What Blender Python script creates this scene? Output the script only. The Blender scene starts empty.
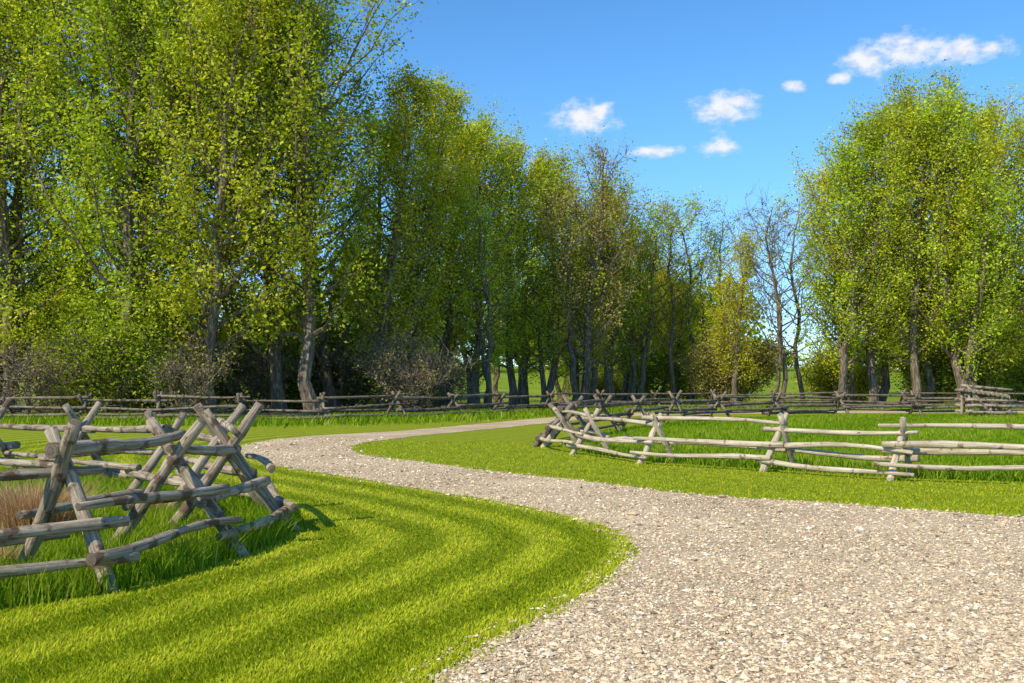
import bpy, math, numpy as np
from mathutils import Vector
from mathutils.geometry import tessellate_polygon
rng=np.random.default_rng(7)
scene=bpy.context.scene
def link(o): scene.collection.objects.link(o); return o

# ------------------------------------------------------------ mesh helper
def mk(name,V,Fs,mats=(),midx=None,fattr=None,vattr=None,smooth=False,obj=True,loc=None):
    me=bpy.data.meshes.new(name)
    V=np.asarray(V,dtype=np.float32)
    Fs=[np.asarray(F,dtype=np.int32) for F in Fs if len(F)]
    tot=np.concatenate([np.full(len(F),F.shape[1],dtype=np.int32) for F in Fs])
    loops=np.concatenate([F.ravel() for F in Fs])
    start=np.concatenate([[0],np.cumsum(tot)[:-1]]).astype(np.int32)
    me.vertices.add(len(V)); me.vertices.foreach_set('co',V.ravel())
    me.loops.add(len(loops)); me.loops.foreach_set('vertex_index',loops)
    me.polygons.add(len(tot)); me.polygons.foreach_set('loop_start',start)
    try: me.polygons.foreach_set('loop_total',tot)
    except Exception: pass
    for m in mats: me.materials.append(m)
    if midx is not None: me.polygons.foreach_set('material_index',np.asarray(midx,dtype=np.int32))
    me.polygons.foreach_set('use_smooth',np.full(len(tot),smooth,dtype=bool))
    me.update(calc_edges=True)
    for k,a in (fattr or {}).items():
        at=me.attributes.new(k,'FLOAT','FACE'); at.data.foreach_set('value',np.asarray(a,dtype=np.float32))
    for k,a in (vattr or {}).items():
        a=np.asarray(a,dtype=np.float32)
        if a.ndim==1:
            at=me.attributes.new(k,'FLOAT','POINT'); at.data.foreach_set('value',a)
        else:
            at=me.attributes.new(k,'FLOAT_VECTOR','POINT'); at.data.foreach_set('vector',a.ravel())
    if not obj: return me
    o=bpy.data.objects.new(name,me); link(o)
    if loc is not None: o.location=loc
    return o

# ------------------------------------------------------------ node helpers
class NT:
    def __init__(s,nt): s.nt=nt; s.n=nt.nodes; s.l=nt.links
    def new(s,t,**k):
        n=s.n.new(t)
        for a,b in k.items(): setattr(n,a,b)
        return n
    def set(s,sock,v):
        if hasattr(v,'is_linked'): s.l.new(v,sock)
        elif isinstance(v,(tuple,list)) and len(v)==3 and sock.type=='RGBA': sock.default_value=(*v,1)
        else: sock.default_value=v
    def math(s,op,a,b=0.0,c=None,clamp=False):
        n=s.new('ShaderNodeMath',operation=op,use_clamp=clamp)
        s.set(n.inputs[0],a); s.set(n.inputs[1],b)
        if c is not None: s.set(n.inputs[2],c)
        return n.outputs[0]
    def noise(s,vec,scale,detail=4,rough=.55,out='Fac'):
        n=s.new('ShaderNodeTexNoise')
        if vec is not None: s.set(n.inputs['Vector'],vec)
        n.inputs['Scale'].default_value=scale; n.inputs['Detail'].default_value=detail; n.inputs['Roughness'].default_value=rough
        return n.outputs[out]
    def mix(s,f,a,b,mode='MIX'):
        n=s.new('ShaderNodeMix',data_type='RGBA',blend_type=mode)
        s.set(n.inputs[0],f); s.set(n.inputs[6],a); s.set(n.inputs[7],b)
        return n.outputs[2]
    def mr(s,v,a,b,c=0.,d=1.,smooth=True):
        n=s.new('ShaderNodeMapRange'); n.interpolation_type='SMOOTHSTEP' if smooth else 'LINEAR'
        s.set(n.inputs[0],v)
        for i,x in enumerate((a,b,c,d)): n.inputs[i+1].default_value=x
        return n.outputs[0]
    def ramp(s,f,stops):
        n=s.new('ShaderNodeValToRGB'); s.set(n.inputs[0],f)
        e=n.color_ramp.elements
        while len(e)<len(stops): e.new(.5)
        for i,(p,c) in enumerate(stops): e[i].position=p; e[i].color=(*c,1)
        return n.outputs[0]
    def attr(s,name,out='Fac'):
        n=s.new('ShaderNodeAttribute',attribute_name=name); return n.outputs[out]
    def bump(s,h,st,dist):
        n=s.new('ShaderNodeBump'); s.set(n.inputs['Height'],h); n.inputs['Strength'].default_value=st; n.inputs['Distance'].default_value=dist
        return n.outputs[0]
def mat(name):
    m=bpy.data.materials.new(name); m.use_nodes=True
    t=NT(m.node_tree); b=t.n['Principled BSDF']; return m,t,b

def leafmat(name,stops,trans=.4,objvar=.0,attrn='shade',tint=(1.3,1.25,.6)):
    m,t,b=mat(name)
    c=t.ramp(t.attr(attrn),stops)
    if objvar>0:
        oi=t.new('ShaderNodeObjectInfo')
        hs=t.new('ShaderNodeHueSaturation')
        t.l.new(c,hs.inputs['Color'])
        t.l.new(t.math('MULTIPLY_ADD',oi.outputs['Random'],.035*objvar,.5-.012*objvar),hs.inputs['Hue'])
        r2=t.math('FRACT',t.math('MULTIPLY',oi.outputs['Random'],17.3))
        t.l.new(t.math('MULTIPLY_ADD',r2,.35*objvar,1-.15*objvar),hs.inputs['Value'])
        c=hs.outputs[0]
    t.n.remove(b); b=t.new('ShaderNodeBsdfDiffuse'); t.set(b.inputs[0],c)
    tr=t.new('ShaderNodeBsdfTranslucent'); t.set(tr.inputs[0],t.mix(1.,c,tint,'MULTIPLY'))
    mx=t.new('ShaderNodeMixShader'); mx.inputs[0].default_value=trans
    t.l.new(b.outputs[0],mx.inputs[1]); t.l.new(tr.outputs[0],mx.inputs[2])
    t.l.new(mx.outputs[0],t.n['Material Output'].inputs[0])
    return m
M_leaf=leafmat('cottonwood_leaves',[(0,(.20,.25,.015)),(.5,(.47,.51,.03)),(1,(.76,.75,.10))],.37,1.)
M_leafy=leafmat('yellow_leaves',[(0,(.34,.31,.018)),(.5,(.62,.56,.035)),(1,(.78,.72,.10))],.36,.5)
M_leafd=leafmat('dark_leaves',[(0,(.10,.15,.012)),(.5,(.27,.34,.022)),(1,(.52,.57,.06))],.36,.6)
M_leafb=leafmat('budding_leaves',[(0,(.28,.22,.07)),(.5,(.46,.40,.10)),(1,(.64,.57,.15))],.36,.6)
M_grass=leafmat('lawn_grass',[(0,(.13,.19,.008)),(.5,(.34,.41,.013)),(1,(.66,.65,.055))],.3)
M_tall=leafmat('tall_grass',[(0,(.09,.17,.009)),(.5,(.22,.35,.014)),(.85,(.38,.47,.04)),(1,(.58,.50,.16))],.4)
M_dry=leafmat('dry_grass',[(0,(.36,.20,.09)),(.5,(.62,.39,.18)),(1,(.8,.57,.3))],.3,tint=(1,1,1))
# bark
M_bark,t,b=mat('tree_bark')
tc=t.new('ShaderNodeTexCoord').outputs['Object']
mp=t.new('ShaderNodeMapping'); t.l.new(tc,mp.inputs[0]); mp.inputs['Scale'].default_value=(6,6,1.2)
nz=t.noise(mp.outputs[0],1.5,3)
t.set(b.inputs['Base Color'],t.ramp(nz,[(.3,(.06,.043,.028)),(.55,(.18,.135,.09)),(.75,(.38,.31,.22))]))
b.inputs['Roughness'].default_value=.9; t.set(b.inputs['Normal'],t.bump(nz,.8,.05))
# logs
def logmat(name,stops,bark,barkcol,grey=(.34,.27,.20)):
    m,t,b=mat(name)
    v=t.attr('logco','Vector')
    mp=t.new('ShaderNodeMapping'); t.l.new(v,mp.inputs[0]); mp.inputs['Scale'].default_value=(2.0,42,42)
    n1=t.noise(mp.outputs[0],1.,5,.7)
    n2=t.noise(v,5.,4,.6)
    c=t.ramp(n1,stops)
    c=t.mix(t.mr(n2,bark,bark+.10),c,barkcol)
    n3=t.noise(v,1.3,2); c=t.mix(t.mr(n3,.35,.7,0,.35),c,grey,'MULTIPLY')
    mp2=t.new('ShaderNodeMapping'); t.l.new(v,mp2.inputs[0]); mp2.inputs['Scale'].default_value=(3,9,9)
    vo=t.new('ShaderNodeTexVoronoi'); t.l.new(mp2.outputs[0],vo.inputs['Vector']); vo.inputs['Scale'].default_value=1.1
    c=t.mix(t.mr(vo.outputs['Distance'],.05,.16,.85,0),c,(.06,.04,.03))
    t.set(b.inputs['Base Color'],c); b.inputs['Roughness'].default_value=.85
    b.inputs['Specular IOR Level'].default_value=.2
    h=t.math('ADD',t.math('MULTIPLY',n1,1.4),t.math('MULTIPLY',n2,1.2))
    t.set(b.inputs['Normal'],t.bump(h,1.,.016)); return m
M_log=logmat('weathered_log',[(.3,(.13,.095,.065)),(.5,(.41,.33,.235)),(.7,(.66,.56,.43))],.52,(.17,.11,.07))
M_logl=logmat('peeled_log',[(.3,(.28,.215,.14)),(.5,(.60,.49,.35)),(.7,(.76,.66,.50))],.58,(.23,.16,.10))
M_logd=logmat('dark_log',[(.3,(.07,.052,.037)),(.5,(.23,.18,.125)),(.7,(.46,.38,.28))],.52,(.08,.056,.04))

# ------------------------------------------------------------ curves / regions
def cr(pts,step=.15):
    P=np.array(pts,float); P=np.vstack([2*P[0]-P[1],P,2*P[-1]-P[-2]]); out=[]
    for i in range(1,len(P)-2):
        L=np.linalg.norm(P[i+1]-P[i]); n=max(2,int(L/step)) if L<12 else max(2,int(L/1.5))
        for k in range(n):
            u=k/n
            out.append(.5*((2*P[i])+(-P[i-1]+P[i+1])*u+(2*P[i-1]-5*P[i]+4*P[i+1]-P[i+2])*u*u+(-P[i-1]+3*P[i]-3*P[i+1]+P[i+2])*u**3))
    out.append(P[-2]); return np.array(out)
Ledge=cr([(-12,-9),(-5,-1),(-2.2,3),(-1.2,4.5),(-.52,5.7),(-.15,6.67),(.37,7.66),(.88,8.95),(1.25,10.6),(1.07,12.1),(.38,13.6),(-.97,15.6),(-2.96,18.3),(-4.6,20.5),(-5.9,22.7),(-6.9,25.2),(-7.5,28.3),(-6.9,32.7),(-4.1,37),(-1.4,43.6),(1.7,51.5),(5,58),(11,63),(24,65.5),(80,65.5)])
Redge=cr([(40,4),(25,7.5),(14,10.6),(9.5,12),(6.6,12.9),(4.8,14.2),(2.9,15.5),(1.53,17.3),(-.23,19.5),(-2,22),(-3.6,24.3),(-4.3,26.8),(-4.2,30),(-2.6,34.5),(-.5,39.2),(1.7,44.7),(4.5,51),(10,57),(24,60),(80,60)])
def jit(P,a):
    n=len(P); s=np.arange(n)*.15
    d=np.gradient(P,axis=0); nn=np.stack([-d[:,1],d[:,0]],1); nn/=np.linalg.norm(nn,axis=1)[:,None]+1e-9
    w=sum(np.sin(s*f+p)*q for f,p,q in ((1.3,0,.6),(3.7,1,.5),(9.1,2,.35),(17,4,.3)))+rng.normal(0,.45,n)
    return P+nn*(w*a)[:,None]
LJ=jit(Ledge,.07); RJ=jit(Redge,.08)
road_poly=np.vstack([LJ,RJ[::-1],[[40,-9]]])
def inpoly(x,y,P):
    r=np.zeros(x.shape,bool); j=len(P)-1
    for i in range(len(P)):
        xi,yi=P[i]; xj,yj=P[j]
        if yi!=yj:
            c=((yi>y)!=(yj>y))&(x<(xj-xi)*(y-yi)/(yj-yi)+xi); r^=c
        j=i
    return r
def pdist(x,y,P):
    d=np.full(x.shape,1e9)
    for i in range(len(P)-1):
        ax,ay=P[i]; bx,by=P[i+1]; dx=bx-ax; dy=by-ay; L=dx*dx+dy*dy+1e-12
        u=np.clip(((x-ax)*dx+(y-ay)*dy)/L,0,1)
        d=np.minimum(d,(x-ax-u*dx)**2+(y-ay-u*dy)**2)
    return np.sqrt(d)
Lc=Ledge[::3]; Rc=Redge[::3]; road_c=np.vstack([Lc,Rc[::-1],[[40,-9]]])
FL=[(-9.4,5.2),(-7.5,6.2),(-5.5,7.2),(-3.85,8.6),(-3.40,10.1),(-3.25,11.6),(-3.85,13.1),(-5.1,14.6),(-6.9,16.0),(-9.1,17.4),(-11.6,18.8),(-14.4,19.8),(-17.5,20.6),(-21,21)]
FR=[(21,15.2),(17.2,15.6),(13.6,16.2),(10.2,16.9),(7.05,18.2),(5.3,19.9),(3.15,21.8),(1.95,24.6),(1.35,27.4)]
FRb=[(1.35,27.4),(1.9,31),(3.2,35),(5,39.5),(7.2,44),(10,48),(13.5,51),(17.5,53),(22,54.4),(26.5,55),(31,55.2),(36,55.2),(41,55),(46,55)]
FF=[(-62,50),(-56,50),(-50,49.6),(-44,49.2),(-38,48.6),(-33,48),(-28,47.3),(-23.5,46.5),(-19.5,45.6),(-15.8,44.8),(-12,44.3),(-8.5,44.8),(-5.5,47.5),(-3,51.2),(-.6,55.2),(2.3,59.2),(5.6,62.7),(9.4,65.5),(13.6,67.4),(18,68.6),(22.6,69.3),(27.4,69.7),(32,70),(37,70),(42,70),(47,70),(52,70)]
_f=np.array(FL,float); _t=np.gradient(_f,axis=0); _t/=np.linalg.norm(_t,axis=1)[:,None]; FLo=_f+np.stack([_t[:,1],-_t[:,0]],1)*.72
FLo=cr(FLo,.5)
pad_left=np.vstack([FLo,[(-30,24),(-60,10),(-40,-4),(-12,1)]])
pad_right=np.array(FR+FRb[1:]+[(60,55),(60,15)])

# ------------------------------------------------------------ ground
def axis(a,b,fine,far0,far1):
    mid=np.arange(a,b+1e-6,fine); out=list(mid); s=fine; v=b
    while v<far1: s*=1.15; v+=s; out.append(v)
    s=fine; v=a; pre=[]
    while v>far0: s*=1.15; v-=s; pre.append(v)
    return np.array(pre[::-1]+out)
gx=axis(-14,12,.2,-1500,1500); gy=axis(2,34,.2,-300,2600)
X,Y=np.meshgrid(gx,gy); x=X.ravel(); y=Y.ravel()
def terr(x,y):
    s=np.clip((y-95)/150,0,1); s=s*s*(3-2*s)
    return s*(5.2+1.2*np.sin(x*.021+1))-np.clip((y-500)/800,0,1)*1.
z=terr(x,y)
eL=pdist(x,y,Lc); eR=pdist(x,y,Rc)
tallm=(inpoly(x,y,pad_left)|inpoly(x,y,pad_right)).astype(float)
tallm[y>70]=.6
ffy=np.interp(x,[p[0] for p in FF],[p[1] for p in FF])
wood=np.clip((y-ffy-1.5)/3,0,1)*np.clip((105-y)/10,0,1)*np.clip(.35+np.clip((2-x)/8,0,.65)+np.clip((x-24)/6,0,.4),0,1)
nx,ny=len(gx),len(gy); idx=np.arange(nx*ny).reshape(ny,nx)
F=np.stack([idx[:-1,:-1],idx[:-1,1:],idx[1:,1:],idx[1:,:-1]],-1).reshape(-1,4)
M_g,t,b=mat('grass_ground')
pos=t.new('ShaderNodeNewGeometry').outputs['Position']
e=t.attr('edge'); tl=t.attr('tall')
ns=t.noise(pos,.9,3); nf=t.noise(pos,38,4,.7); nl=t.noise(pos,.12,4); nm=t.noise(pos,4,4)
ph=t.math('ADD',t.math('MULTIPLY',e,2*math.pi/.86),t.math('MULTIPLY',ns,2.2))
st=t.mr(t.math('SINE',ph),-1,1,.34,.70)
st=t.math('ADD',t.math('MULTIPLY',st,t.attr('mow')),t.math('MULTIPLY',t.math('SUBTRACT',1,t.attr('mow')),.52))
st=t.math('ADD',st,t.math('MULTIPLY',t.math('SUBTRACT',nf,.5),1.3))
st=t.math('ADD',st,t.math('MULTIPLY',t.math('SUBTRACT',nm,.5),.9))
lawn=t.ramp(st,[(0,(.10,.15,.008)),(.5,(.235,.285,.013)),(1,(.43,.43,.045))])
tg=t.ramp(t.math('ADD',t.math('MULTIPLY',nf,.5),t.math('MULTIPLY',nl,.5)),[(.3,(.09,.16,.010)),(.5,(.19,.27,.014)),(.7,(.33,.37,.03))])
c=t.mix(t.mr(tl,.3,.7),lawn,tg)
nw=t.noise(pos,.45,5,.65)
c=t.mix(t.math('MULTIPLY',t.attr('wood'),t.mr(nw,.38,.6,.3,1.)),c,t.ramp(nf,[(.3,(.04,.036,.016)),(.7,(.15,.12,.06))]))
t.set(b.inputs['Base Color'],c); b.inputs['Roughness'].default_value=.9; b.inputs['Specular IOR Level'].default_value=.1
t.set(b.inputs['Normal'],t.bump(nf,.8,.03))
mow=np.where(eL<eR,1.,.15)*np.where(y<36,1,.2)
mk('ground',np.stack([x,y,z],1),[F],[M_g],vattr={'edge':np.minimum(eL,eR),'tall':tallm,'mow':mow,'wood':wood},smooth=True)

# road
M_r,t,b=mat('gravel')
pos=t.new('ShaderNodeNewGeometry').outputs['Position']
def vor(sc):
    v=t.new('ShaderNodeTexVoronoi'); t.l.new(pos,v.inputs['Vector']); v.inputs['Scale'].default_value=sc; return v
v1=vor(42); v2=vor(95)
sep=t.new('ShaderNodeSeparateColor'); t.l.new(v1.outputs['Color'],sep.inputs[0])
sep2=t.new('ShaderNodeSeparateColor'); t.l.new(v2.outputs['Color'],sep2.inputs[0])
c=t.ramp(sep.outputs[0],[(0,(.28,.195,.115)),(.3,(.58,.43,.255)),(.7,(.75,.575,.36)),(1,(.86,.71,.50))])
c2=t.ramp(sep2.outputs[0],[(0,(.38,.27,.16)),(.5,(.65,.485,.29)),(1,(.81,.64,.43))])
c=t.mix(.4,c,c2)
dk=t.mr(v1.outputs['Distance'],.3,.62,0,.55); c=t.mix(dk,c,(.28,.195,.115))
big=t.noise(pos,.45,4); c=t.mix(t.mr(big,.38,.68,0,.5),c,(.82,.64,.42),'MIX')
md=t.noise(pos,5,4,.65); c=t.mix(t.mr(md,.48,.75,0,.6),c,(.38,.27,.165))
t.set(b.inputs['Base Color'],c); b.inputs['Roughness'].default_value=.95; b.inputs['Specular IOR Level'].default_value=.1
h=t.math('SUBTRACT',t.noise(pos,30,3),v1.outputs['Distance'])
t.set(b.inputs['Normal'],t.bump(h,.8,.015))
P3=[Vector((p[0],p[1],.008)) for p in road_poly]
tri=np.array(tessellate_polygon([P3]))
a_=road_poly[tri[:,0]]; b_=road_poly[tri[:,1]]; c_=road_poly[tri[:,2]]
cz=(b_[:,0]-a_[:,0])*(c_[:,1]-a_[:,1])-(b_[:,1]-a_[:,1])*(c_[:,0]-a_[:,0])
tri[cz<0]=tri[cz<0][:,::-1]
mk('gravel_road',np.array([tuple(p) for p in P3]),[tri],[M_r])

# pebbles
def unit(n):
    v=rng.normal(size=(n,3)); return v/np.linalg.norm(v,axis=1)[:,None]
def wedge(n,y0,y1,p,xm=.62,x0=None):
    u=rng.random(n); k=1-p
    yy=(y0**k+u*(y1**k-y0**k))**(1/k); xx=(rng.random(n)*2-1)*(xm*yy+1.0); return xx,yy
px,py=wedge(240000,4.6,32,1.4)
keep=inpoly(px,py,road_c)
dE=np.minimum(pdist(px,py,Lc),pdist(px,py,Rc))
keep=keep|((dE<.2)&(rng.random(len(px))<.25))
px,py=px[keep],py[keep]; n=len(px)
oc=np.array([[1,0,0],[0,1,0],[-1,0,0],[0,-1,0],[0,0,1],[0,0,-1]],float)
of=np.array([[0,1,4],[1,2,4],[2,3,4],[3,0,4],[1,0,5],[2,1,5],[3,2,5],[0,3,5]])
s=(rng.lognormal(0,.45,n)*.0083)*(1+np.clip(py-8,0,30)*.035)
an=rng.random(n)*6.283
O=oc[None]*(1+rng.normal(0,.25,(n,6,1)))+rng.normal(0,.22,(n,6,3))
O=O*np.stack([s*1.25,s*.95,s*.6],1)[:,None,:]
ca,sa=np.cos(an)[:,None],np.sin(an)[:,None]
V=np.stack([O[:,:,0]*ca-O[:,:,1]*sa+px[:,None],O[:,:,0]*sa+O[:,:,1]*ca+py[:,None],O[:,:,2]+(.008+s*.25)[:,None]],-1)
Fp=(of[None]+(np.arange(n)*6)[:,None,None]).reshape(-1,3)
M_p,t,b=mat('gravel_stone')
t.n.remove(b); b=t.new('ShaderNodeBsdfDiffuse'); t.l.new(b.outputs[0],t.n['Material Output'].inputs[0])
t.set(b.inputs[0],t.ramp(t.attr('shade'),[(0,(.19,.145,.105)),(.2,(.48,.355,.22)),(.6,(.72,.56,.36)),(.9,(.83,.68,.47)),(1,(.86,.77,.62))]))
mk('gravel_stones',V.reshape(-1,3),[Fp],[M_p],fattr={'shade':np.repeat(rng.random(n),8)})

# ------------------------------------------------------------ grass blades
def blades(name,px,py,h,w,shade,m,lean=.35,ldir=None,z0=0):
    n=len(px); a=rng.random(n)*6.283; ct,sn=np.cos(a)*w/2,np.sin(a)*w/2
    if ldir is None: l=rng.normal(0,lean,(n,2))
    else: l=ldir*lean+rng.normal(0,lean*.7,(n,2))
    z=terr(px,py)+z0
    A=np.stack([px-ct,py-sn,z],1); B=np.stack([px+ct,py+sn,z],1)
    C=np.stack([px+ct*.6+l[:,0]*h*.45,py+sn*.6+l[:,1]*h*.45,z+h*.6],1); D=np.stack([px-ct*.6+l[:,0]*h*.45,py-sn*.6+l[:,1]*h*.45,z+h*.6],1)
    E=np.stack([px+l[:,0]*h*1.1,py+l[:,1]*h*1.1,z+h],1)
    V=np.stack([A,B,C,D,E],1).reshape(-1,3); k=np.arange(n)*5
    Q=np.stack([k,k+1,k+2,k+3],1); T=np.stack([k+3,k+2,k+4],1)
    return mk(name,V,[Q,T],[m],fattr={'shade':np.concatenate([shade,shade])})
# lawn
px,py=wedge(400000,4.6,30,1.6,.66)
eLb=pdist(px,py,Lc); eRb=pdist(px,py,Rc)
k=~(inpoly(px,py,road_c)&(np.minimum(eLb,eRb)>.14))&~inpoly(px,py,pad_left)&~inpoly(px,py,pad_right)
k&=(rng.random(len(px))<np.where(inpoly(px,py,road_c),.22,1))
px,py,eb,isl=px[k],py[k],np.minimum(eLb,eRb)[k],(eLb<eRb)[k]
wob=1.1+.7*np.sin(px*.9+1)*np.sin(py*.7)
sv=np.sin(eb*2*math.pi/.86+wob)
patch=np.sin(px*2.3+2*np.sin(py*1.1))*np.sin(py*2.9+1.5*np.sin(px*1.7))
sh=.52+sv*np.where(isl,.13,.015)+patch*.07+rng.normal(0,.17,len(px))
ld=np.stack([np.sign(sv)*0.32,np.sign(sv)*.42],1)*np.where(isl,1,.1)[:,None]
blades('lawn_grass_blades',px,py,rng.uniform(.014,.036,len(px))*(1+(eb<.08)*.5),.005+.0009*py,np.clip(sh,0,1),M_grass,.6,ld)
# tall grass left and right paddock
px=rng.uniform(-16,-2.,250000); py=4.5+rng.random(250000)*17
k=inpoly(px,py,pad_left)&(rng.random(len(px))<np.clip(9/py,0,1)); px,py=px[k],py[k]
den=np.sin(px*1.7+np.sin(py*2.1))*np.sin(py*1.3+1)
blades('tall_grass',px,py,rng.uniform(.10,.30,len(px))*(1+.35*den),.007+.0007*py,np.clip(.48+.15*den+rng.normal(0,.2,len(px)),0,1),M_tall,.38)
px=rng.uniform(0,34,270000); py=15+rng.random(270000)**1.5*40
k=inpoly(px,py,pad_right); px,py=px[k],py[k]
den=np.sin(px*.8+np.sin(py*.9))*np.sin(py*.5+1)
blades('tall_grass',px,py,rng.uniform(.07,.22,len(px))*(1+.3*den),.012+.0009*py,np.clip(.5+.15*den+rng.normal(0,.17,len(px)),0,1),M_tall,.35)
n=90000; fi=np.array(FF); seg=rng.integers(0,len(fi)-1,n); u=rng.random(n)[:,None]
p=fi[seg]*(1-u)+fi[seg+1]*u+np.stack([rng.normal(0,1.6,n),rng.normal(1.0,2.0,n)],1)
p=p[~inpoly(p[:,0],p[:,1],road_c)]
blades('meadow_grass',p[:,0],p[:,1],rng.uniform(.1,.42,len(p)),np.full(len(p),.06),np.clip(.48+rng.normal(0,.22,len(p)),0,1),M_tall,.4)
def tuft(cx,cy,n,r,h):
    a=rng.random(n)*6.283; rr=np.sqrt(rng.random(n))*r
    dx,dy=np.cos(a)*rr,np.sin(a)*rr
    return blades('dry_grass_clump',cx+dx,cy+dy,rng.uniform(.5,1,n)*h,np.full(n,.012),rng.random(n),M_dry,.3,np.stack([dx,dy],1)/r*1.3)
tuft(-5.15,10.8,2600,.32,.72); tuft(-5.7,9.7,700,.2,.35); tuft(-6.4,12.2,600,.25,.45); tuft(-4.5,12.6,400,.16,.35); tuft(-4.6,8.9,500,.18,.34)

# ------------------------------------------------------------ tubes
def tube(P,R,k,rough=0.,cap=False):
    P=np.asarray(P,float); n=len(P); T=np.gradient(P,axis=0); T/=np.linalg.norm(T,axis=1)[:,None]+1e-9
    up=np.array([0,0,1.]) if abs(T[0,2])<.8 else np.array([1.,0,0])
    A=np.cross(T,up); A/=np.linalg.norm(A,axis=1)[:,None]+1e-9; B=np.cross(T,A)
    th=np.arange(k)/k*6.2832; Rr=np.asarray(R)[:,None]*(1+(rng.normal(0,rough,(n,k)) if rough else 0))
    V=P[:,None]+(A[:,None]*np.cos(th)[None,:,None]+B[:,None]*np.sin(th)[None,:,None])*Rr[...,None]
    i=np.arange(n-1)[:,None]*k; j=np.arange(k)[None]
    F=np.stack([i+j,i+(j+1)%k,i+k+(j+1)%k,i+k+j],-1).reshape(-1,4)
    return V.reshape(-1,3),F,th
class Logs:
    def __init__(s): s.V=[];s.Q=[];s.T=[];s.C=[];s.n=0
    def log(s,p0,p1,r0,r1,k=10,seg=9,bend=.03):
        p0=np.array(p0,float);p1=np.array(p1,float);L=np.linalg.norm(p1-p0)
        u=np.linspace(0,1,seg)[:,None]; P=p0*(1-u)+p1*u
        bv=rng.normal(0,bend,3); b2=rng.normal(0,bend*.4,3)
        P=P+np.sin(u*math.pi)*bv+np.sin(u*2*math.pi)*b2
        R=(r0*(1-u)+r1*u)[:,0]*(1+rng.normal(0,.05,seg))
        if seg>7: R[rng.integers(2,seg-2)]*=1.12
        V,F,th=tube(P,R,k,.05)
        o=rng.random(3)*50
        C=np.stack([np.repeat(u[:,0]*L,k),np.tile(np.cos(th),seg)*r0,np.tile(np.sin(th),seg)*r0],1)+o
        s.V.append(V);s.C.append(C);s.Q.append(F+s.n)
        m=len(V); s.V.append(P[[0,-1]]+(P[[0,-1]]-P[[1,-2]])/np.linalg.norm(P[0]-P[1])*.01); s.C.append(C[[0,-1]]+3)
        j=np.arange(k)
        s.T.append(np.stack([(j+1)%k+s.n,j+s.n,np.full(k,s.n+m)],1)); e=(seg-1)*k
        s.T.append(np.stack([e+j+s.n,e+(j+1)%k+s.n,np.full(k,s.n+m+1)],1)); s.n+=m+2
    def make(s,name,m):
        me=mk(name,np.vstack(s.V),[np.vstack(s.Q),np.vstack(s.T)],[m],vattr={'logco':np.vstack(s.C)},smooth=False)
        pp=np.ones(len(me.data.polygons),bool); pp[len(np.vstack(s.Q)):]=False
        me.data.polygons.foreach_set('use_smooth',pp); return me
def fence(name,pts,m,H=1.35,s=.72,r=.062,side=1,k=10,seg=9,rails=((1,.28),(1,.62),(-1,.5)),skip=0):
    P=np.array(pts,float); T=np.gradient(P,axis=0); T/=np.linalg.norm(T,axis=1)[:,None]; N=np.stack([T[:,1],-T[:,0]],1)*side
    G=Logs(); Z=lambda q,z:(q[0],q[1],z+0)
    f=.42; hc=H/(1+f)
    jj=rng.normal(0,1,(len(P),6))
    for i in range(len(P)):
        c=P[i]; hh=H*(1+.05*jj[i,0]); si=s*(1+.07*jj[i,1]); 
        G.log(Z(c+N[i]*si+T[i]*.07,-.05),Z(c-N[i]*si*f+T[i]*.05*jj[i,2],hh),r*1.2,r*.95,k,seg,.015)
        G.log(Z(c-N[i]*si-T[i]*.07,-.05),Z(c+N[i]*si*f-T[i]*(.05+.04*jj[i,3]),hh*(1+.04*jj[i,4])),r*1.2,r*.95,k,seg,.015)
    for i in range(len(P)-1):
        d=(P[i+1]-P[i]); L=np.linalg.norm(d); d/=L; ov=.26 if L>2 else .2
        def off(i,sd,h): return P[i]+N[i]*sd*(s*(1-h/hc)+.10)
        def rail(sd,h,top=False):
            a=off(i,sd,h) if not top else P[i]; b=off(i+1,sd,h) if not top else P[i+1]
            o=(1 if i%2 else -1)*r*.85
            ha=h+rng.normal(0,.04)+o; hb=h+rng.normal(0,.04)+o
            rr=r*rng.uniform(.75,1.05); fl=rng.random()<.5
            n2=np.array([N[i][0],N[i][1]])*sd*(.0 if top else (.06 if i%2 else 0))
            G.log(Z(a-d*ov*rng.uniform(.5,1.5)+n2,ha),Z(b+d*ov*rng.uniform(.5,1.5)+n2,hb),rr*(1.15 if fl else .75),rr*(.75 if fl else 1.15),k,seg,.04)
        rail(1,hc+.13,True)
        for sd,h in rails: rail(sd,h)
    return G.make(name,m)
fence('buck_and_rail_fence',FL,M_log,1.34,.72,.058,side=1,k=14,seg=14)
fence('buck_and_rail_fence',FR,M_logl,1.08,.55,.058,side=-1,rails=((1,.22),(1,.52),(-1,.4)))
fence('buck_and_rail_fence',FRb,M_logd,1.3,.75,.07,side=-1,k=8,seg=6)
fence('buck_and_rail_fence',FF,M_logd,1.35,.75,.075,side=1,k=7,seg=5)
G=Logs(); cx,cy=24.4,51.4
for dx in (-1,0,1):
    for dy in (-.5,.5): G.log((cx+dx,cy+dy,-.05),(cx+dx,cy+dy*.8,1.45 if dx<1 else 1.15),.09,.08,8,4,.01)
for h in (.35,.65,.95):
    for dy in (-.6,.6): G.log((cx-1.3,cy+dy,h),(cx+1.3,cy+dy,h-.05),.075,.075,8,5,.02)
for q in range(9): G.log((cx-1.15+q*.24,cy-.75,1.42-.035*q),(cx-1.15+q*.24,cy+.75,1.42-.035*q),.1,.1,8,4,.01)
G.log((cx-1.5,cy-.55,1.68),(cx+1.1,cy-.55,1.45),.07,.07,8,5,.02)
G.log((cx+.2,cy-.6,-.05),(cx-1.25,cy-.6,1.7),.07,.06,8,5,.02)
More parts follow.
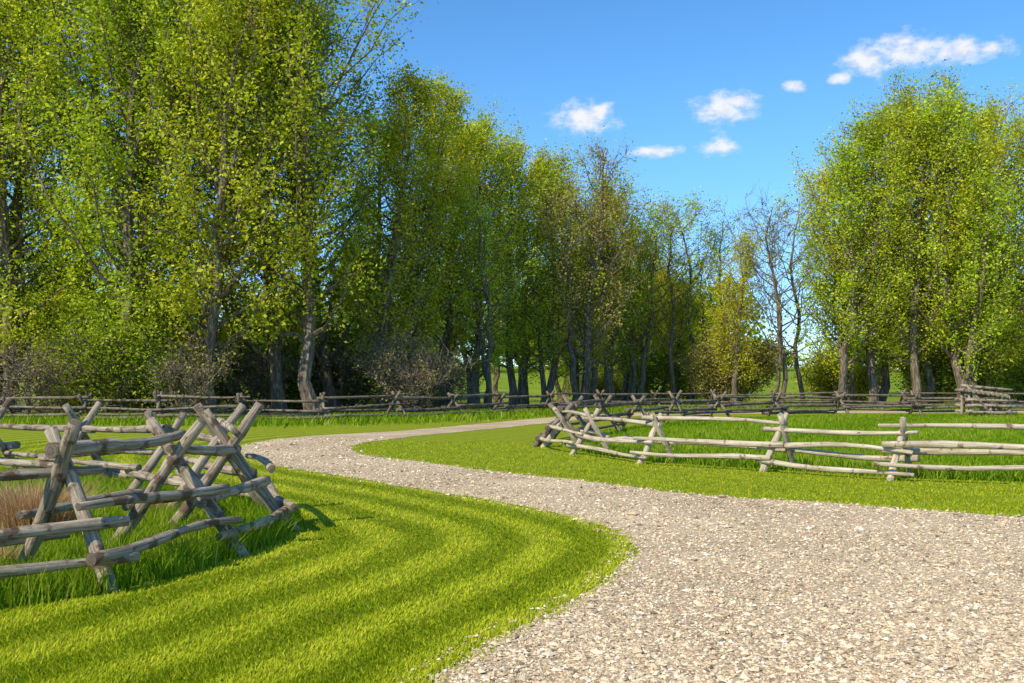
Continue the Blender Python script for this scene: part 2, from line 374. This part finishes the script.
G.make('wooden_hay_feeder',M_log)

# ------------------------------------------------------------ trees
def tree_mesh(name,seed,H=22,cr_=4.,base=.12,nl=44,ns=6,lp=11,ls=.11,stems=1,leaf=M_leaf,bare=.0,spread=1.,lean=.02,r0=.32,sig=.36,twigs=0,shape=0):
    global rng; old=rng; rng=np.random.default_rng(seed)
    TV=[];TF=[];tn=0; cl=[]; 
    def add(P,R,k):
        nonlocal tn
        V,F,_=tube(P,R,k); TV.append(V);TF.append(F+tn);tn+=len(V)
    for st in range(stems):
        h=H*(1 if st==0 else rng.uniform(.7,.95)); a0=rng.random()*6.28
        off=np.array([math.cos(a0),math.sin(a0),0])*(0 if st==0 else rng.uniform(.3,.6))
        ln=np.array([math.cos(a0),math.sin(a0)])*(lean if st==0 else rng.uniform(.06,.16))
        n=14;tt=np.linspace(0,1,n); w=np.cumsum(rng.normal(0,.22,(n,2)),0); w-=w[0]
        P=np.stack([off[0]+ln[0]*h*tt+w[:,0],off[1]+ln[1]*h*tt+w[:,1],tt*h*.97-.15],1)
        rs=r0*(1 if st==0 else .7); R=rs*(1-tt)**.75+.02; R[0]*=1.35; add(P,R,8)
        nL=int(nl*(1 if st==0 else .55)); cs=cr_*(1 if st==0 else .75)
        for i in range(nL):
            s=((i+rng.random())/nL)**.85; t0=base+(.96-base)*s
            q=t0*(n-1); k0=int(q); fr=q-k0; p=P[k0]*(1-fr)+P[min(k0+1,n-1)]*fr
            if shape==0: env=(math.sin(math.pi*min(1,(.22+.78*s)))**.6)*(1-.25*s)+.12
            elif shape==1: env=(1-s)**.6*.9+.18
            else: env=math.sin(math.pi*(.08+.87*s))**.7+.1
            az=i*2.4+rng.normal(0,.5); hr=cs*env*rng.uniform(.5,1.2)*spread; rise=hr*rng.uniform(.6,1.6)
            if t0*h+rise>h*1.02: rise=max(.3,h*1.02-t0*h)
            m=6;u=np.linspace(0,1,m)
            L=np.stack([p[0]+math.cos(az)*hr*u**.85,p[1]+math.sin(az)*hr*u**.85,p[2]+rise*u**1.25],1)
            L[1:]+=rng.normal(0,.13,(m-1,3)); rb=max(.025,rs*(1-t0)**.8*.42); add(L,rb*(1-u)+.012,4)
            dead=rng.random()<bare; lvl=rng.uniform(.5,1.35)
            for j in range(ns):
                uu=.25+.75*((j+rng.random())/ns); q=uu*(m-1);kk=min(int(q),m-2);ff=q-kk
                b0=L[kk]*(1-ff)+L[kk+1]*ff
                dv=np.array([math.cos(az),math.sin(az),.5])*.5+rng.normal(0,.75,3)+np.array([0,0,.35]); dv/=np.linalg.norm(dv)
                sl=rng.uniform(.5,1.5)*(.5+.1*hr)*1.1
                b1=b0+dv*sl; mid=(b0+b1)/2+rng.normal(0,.08,3)
                add(np.array([b0,mid,b1]),np.array([.022,.016,.007]),3)
                for _ in range(twigs):
                    g=rng.random(); tb=b0*(1-g)+b1*g; te=tb+(dv*.5+rng.normal(0,.6,3)+[0,0,.3])*rng.uniform(.4,.8); add(np.array([tb,(tb+te)/2+rng.normal(0,.04,3),te]),np.array([.012,.008,.004]),3)
                if not dead:
                    for g in (.35,.7,1.05): 
                        if rng.random()<.85: cl.append((*(b0*(1-g)+b1*g),lvl*rng.uniform(.5,1.4)))
    cl=np.array(cl); V=np.vstack(TV);F=np.vstack(TF); nt=len(F)
    if len(cl) and lp>0:
        reps=rng.poisson(lp*cl[:,3]); c=np.repeat(cl[:,:3],reps,0); ci=np.repeat(rng.random(len(cl)),reps); n=len(c)
        ax=unit(n); ax[:,2]*=.7; ax/=np.linalg.norm(ax,axis=1)[:,None]
        bx=np.cross(ax,unit(n)); bx/=np.linalg.norm(bx,axis=1)[:,None]+1e-9
        c=c+rng.normal(0,1,(n,3))*np.array([sig,sig,sig*1.15]); s=(ls*rng.lognormal(0,.25,n))[:,None]
        LV=np.stack([c+ax*s,c+bx*s*.62,c-ax*s,c-bx*s*.62],1).reshape(-1,3)
        LF=np.arange(n*4).reshape(-1,4)+len(V)
        V=np.vstack([V,LV]);F=np.vstack([F,LF]); sh=np.concatenate([np.zeros(nt),np.clip(ci*.6+rng.random(n)*.35+rng.normal(0,.05,n),0,1)])
        mi=np.concatenate([np.zeros(nt),np.ones(n)])
    else: sh=np.zeros(nt); mi=np.zeros(nt)
    me=mk(name,V,[F],[M_bark,leaf],midx=mi,fattr={'shade':sh},obj=False)
    rng=old
    return (me,H)
T={}
T['A']=tree_mesh('dense_a',1,24,4.8,.08,64,7,26,.083,2,sig=.36)
T['B']=tree_mesh('dense_b',2,24,4.6,.12,62,7,26,.083,1,shape=2,sig=.37)
T['C']=tree_mesh('dense_c',3,22,4.2,.14,50,7,19,.088,2,sig=.35)
T['D']=tree_mesh('dark_d',4,24,4.6,.1,60,7,26,.080,1,leaf=M_leafd,sig=.34)
T['E']=tree_mesh('sparse_e',5,20,3.8,.24,34,6,12,.09,2,bare=.15,r0=.26)
T['F']=tree_mesh('sparse_f',6,20,3.6,.28,30,6,12,.09,1,bare=.18,r0=.24,shape=2,lean=.08)
T['Y']=tree_mesh('yellow_y',7,21,4.,.14,44,7,17,.088,2,leaf=M_leafy)
T['K']=tree_mesh('budding_k',8,20,4.2,.15,44,7,9,.078,2,leaf=M_leafb,bare=.2,twigs=1)
T['N']=tree_mesh('bare_n',9,16,4.4,.22,30,6,2,.07,2,leaf=M_leafb,bare=.5,twigs=3,r0=.2)
T['G']=tree_mesh('tall_g',10,23,3.8,.12,56,7,24,.083,1,shape=0,sig=.35)
def put(t,x,y,h,name='cottonwood_tree',w=1.,rot=None,lean=0):
    me,H=T[t]; o=bpy.data.objects.new(name,me); link(o)
    o.location=(x,y,float(terr(np.array([x]),np.array([float(y)]))[0])); k=h/H; o.scale=(k*w,k*w,k)
    o.rotation_euler=(rng.normal(0,.035),lean+rng.normal(0,.035),rng.random()*6.28 if rot is None else rot); return o
L=[('A',-34,54,26),('D',-29.5,58,26),('A',-27.0,53,26),('B',-24.2,56,28),('B',-22.4,61,28),('A',-20.4,51.5,26.5),('B',-18.0,58,28),('A',-15.6,51.5,27),('D',-12.8,55,28),('B',-10.4,53,27),('D',-10.6,60,25),('G',-7.6,59,21),
('G',-6.4,63,22),('C',-8.2,67,20),('Y',-4.6,68,20.5),('A',-2.6,71,21.3),('E',-1.6,64.5,15),('G',.1,74,20.5),('Y',1.0,79,20),('C',2.6,73,19.5),('K',5.0,73,19.8),('Y',6.2,77,17),('C',7.8,79,18.5),('G',5.6,84,19.5),('K',9.2,84,18),('E',10.4,81,17),('F',13.1,82,17),('C',11.5,90,16.5),('Y',14.2,87,14),('F',15.2,84,17.5),('E',18.2,87,16.5),
('Y',17.0,76,13.5),('N',20.2,75,15.5),('F',22.4,77,16.5),('Y',25.2,75,18.8),('C',24.2,73,20),('G',26.8,74,22.5),('B',28.2,77,24),('G',29.6,73,22.5),('B',31.3,76,25),('C',33.0,73,23.5),('Y',34.6,74.5,20),('A',36.3,76,24),('B',39.5,74,23.5),('A',44,76,24),('G',50,75,23)]
for t_,x_,y_,h_ in L: put(t_,x_,y_,h_,'bare_tree' if t_=='N' else 'cottonwood_tree')
for i in range(40):
    x_=rng.uniform(-58,62); y_=rng.uniform(94,122)
    r=x_/y_
    if .19<r<.34: continue
    put(rng.choice(list('BCDEGCY')),x_,y_,rng.uniform(11,16.5) if r<.19 else rng.uniform(14,19),w=1.3)
# shrubs
T['S']=tree_mesh('shrub_s',20,4.,2.2,.02,24,6,11,.065,5,leaf=M_leafb,sig=.24,r0=.05,shape=2)
T['S2']=tree_mesh('shrub_s2',21,4.,2.0,.02,20,6,13,.06,4,leaf=M_leaf,sig=.28,r0=.05,shape=0)
T['S4']=tree_mesh('shrub_s4',23,4.,2.0,.02,20,6,13,.06,4,leaf=M_leafd,sig=.28,r0=.05,shape=0)
T['S3']=tree_mesh('shrub_s3',22,4.,2.3,.02,22,5,3,.06,4,leaf=M_leafb,sig=.2,r0=.05,bare=.4,twigs=2,shape=2)
put('S',18,80,5.2,'willow_shrub',1.15); put('S',16.2,81,4,'willow_shrub')
for i in range(18): put(rng.choice(['S3','S2','S3','S4']),rng.uniform(-34,-16),rng.uniform(49,60),rng.uniform(2,5.5),'willow_shrub',rng.uniform(.8,1.3))
for i in range(12): put(rng.choice(['S2','S4','S3']),rng.uniform(-17,-3),rng.uniform(53,68),rng.uniform(2.5,5.5),'willow_shrub',1.1)
for i in range(14): put(rng.choice(['S3','S4','S2']),rng.uniform(-22,22),rng.uniform(84,104),rng.uniform(2.5,4.5),'willow_shrub',1.5)
for i in range(12): put(rng.choice(['S2','S4','S2']),rng.uniform(27,50),rng.uniform(77,90),rng.uniform(2.5,5.5),'willow_shrub',1.2)
# distant trees
LV=[];SH=[]
for i in range(190):
    X_=rng.uniform(-230,230);Y_=rng.uniform(170,260);h=rng.uniform(13,22);w=h*rng.uniform(.3,.42)
    if .25<X_/Y_<.37: h*=.5; Y_+=90
    z0=float(terr(np.array([X_]),np.array([Y_]))[0]); n=1000
    c=unit(n)*(rng.random((n,1))**.4)*np.array([w,w,h*.5])*(1+.25*np.sin(unit(n)*5)); c+=np.array([X_,Y_,z0+h*.5])
    ax=unit(n)*.5; bx=np.cross(ax,unit(n))
    LV.append(np.stack([c+ax,c+bx,c-ax,c-bx],1).reshape(-1,3)); SH.append(np.clip(rng.random()*.5+rng.random(n)*.5,0,1))
V=np.vstack(LV); mk('distant_tree_line',V,[np.arange(len(V)).reshape(-1,4)],[M_leafd],fattr={'shade':np.concatenate(SH)})
# distant hills
xs=np.linspace(-1400,-150,90); hz=(45+25*np.sin(xs*.006)+12*np.sin(xs*.019+1)+5*np.sin(xs*.05))*np.clip((-150-xs)/300,0,1)
V=[];
for j,(yy,f) in enumerate(((1300,-.1),(1500,.6),(1750,1.),(2100,.0))):
    V.append(np.stack([xs,np.full(90,yy),hz*f+(3 if j else 0)],1))
idx=np.arange(360).reshape(4,90); F=np.stack([idx[:-1,:-1],idx[:-1,1:],idx[1:,1:],idx[1:,:-1]],-1).reshape(-1,4)
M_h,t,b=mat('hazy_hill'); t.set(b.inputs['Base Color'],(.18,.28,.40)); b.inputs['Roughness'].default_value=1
mk('distant_hills',np.vstack(V),[F],[M_h],smooth=True)

# ------------------------------------------------------------ world, sun, camera
sd=Vector((-.56,-.58,.72)).normalized()
el=math.asin(sd.z); az=math.atan2(sd.x,sd.y)
w=bpy.data.worlds.new("World"); scene.world=w; w.use_nodes=True; t=NT(w.node_tree); bg=t.n['Background']
sky=t.new('ShaderNodeTexSky',sky_type='NISHITA'); sky.sun_disc=False; sky.sun_elevation=el; sky.sun_rotation=az%(2*math.pi)
sky.air_density=1.0; sky.dust_density=.0; sky.ozone_density=2.2; sky.altitude=1500
hs=t.new('ShaderNodeHueSaturation'); t.l.new(sky.outputs[0],hs.inputs['Color']); hs.inputs['Saturation'].default_value=1.22; hs.inputs['Value'].default_value=1.7
tc=t.new('ShaderNodeTexCoord').outputs['Generated']; sp=t.new('ShaderNodeSeparateXYZ'); t.l.new(tc,sp.inputs[0])
hz_=t.mr(sp.outputs[2],-.02,.3)
skyc=t.mix(1.,hs.outputs[0],t.mix(hz_,(.56,.71,.90),(.85,1.0,1.03)),'MULTIPLY')
A=t.math('ARCTAN2',sp.outputs[0],sp.outputs[1]); E=t.math('ARCSINE',sp.outputs[2])
cv=t.new('ShaderNodeCombineXYZ'); t.l.new(A,cv.inputs[0]); t.l.new(t.math('MULTIPLY',E,1.6),cv.inputs[1])
n1=t.noise(cv.outputs[0],60,5,.6); n2=t.noise(cv.outputs[0],24,2,.5)
D=None
for a,e_,wx,hy in ((.073,.264,.027,.013),(.088,.268,.014,.009),(.212,.268,.027,.014),(.224,.273,.016,.010),(.143,.230,.022,.005),(.208,.231,.018,.007),(.281,.284,.009,.004),(.35,.301,.024,.013),(.385,.305,.032,.014),(.43,.300,.026,.010),(.322,.288,.009,.005),(.455,.298,.017,.007)):
    q=t.math('SQRT',t.math('ADD',t.math('POWER',t.math('DIVIDE',t.math('SUBTRACT',A,a),wx),2.),t.math('POWER',t.math('DIVIDE',t.math('SUBTRACT',E,e_),hy),2.)))
    D=q if D is None else t.math('MINIMUM',D,q)
D=t.math('ADD',D,t.math('MULTIPLY',t.math('SUBTRACT',n1,.5),2.2))
D=t.math('ADD',D,t.math('MULTIPLY',t.math('SUBTRACT',n2,.5),1.2))
mask=t.mr(D,.1,1.5,.94,0)
cc=t.mix(t.mr(n1,.4,.65),(7.4,7.4,7.6),(6.1,6.4,7.1))
t.set(bg.inputs[0],t.mix(mask,skyc,cc)); bg.inputs[1].default_value=.13
su=bpy.data.lights.new('sun','SUN'); su.energy=5.0; su.angle=math.radians(.5); su.color=(1,.91,.72)
so=link(bpy.data.objects.new('sun',su)); so.rotation_euler=sd.to_track_quat('Z','Y').to_euler()
cam=bpy.data.cameras.new('camera'); cam.lens=35; cam.sensor_width=36; cam.clip_end=6000; cam.clip_start=.1
co=link(bpy.data.objects.new('camera',cam)); co.location=(0,0,1.7); co.rotation_euler=(math.radians(92.5),0,0); scene.camera=co
scene.view_settings.view_transform='Standard'; scene.view_settings.look='None'; scene.view_settings.exposure=0
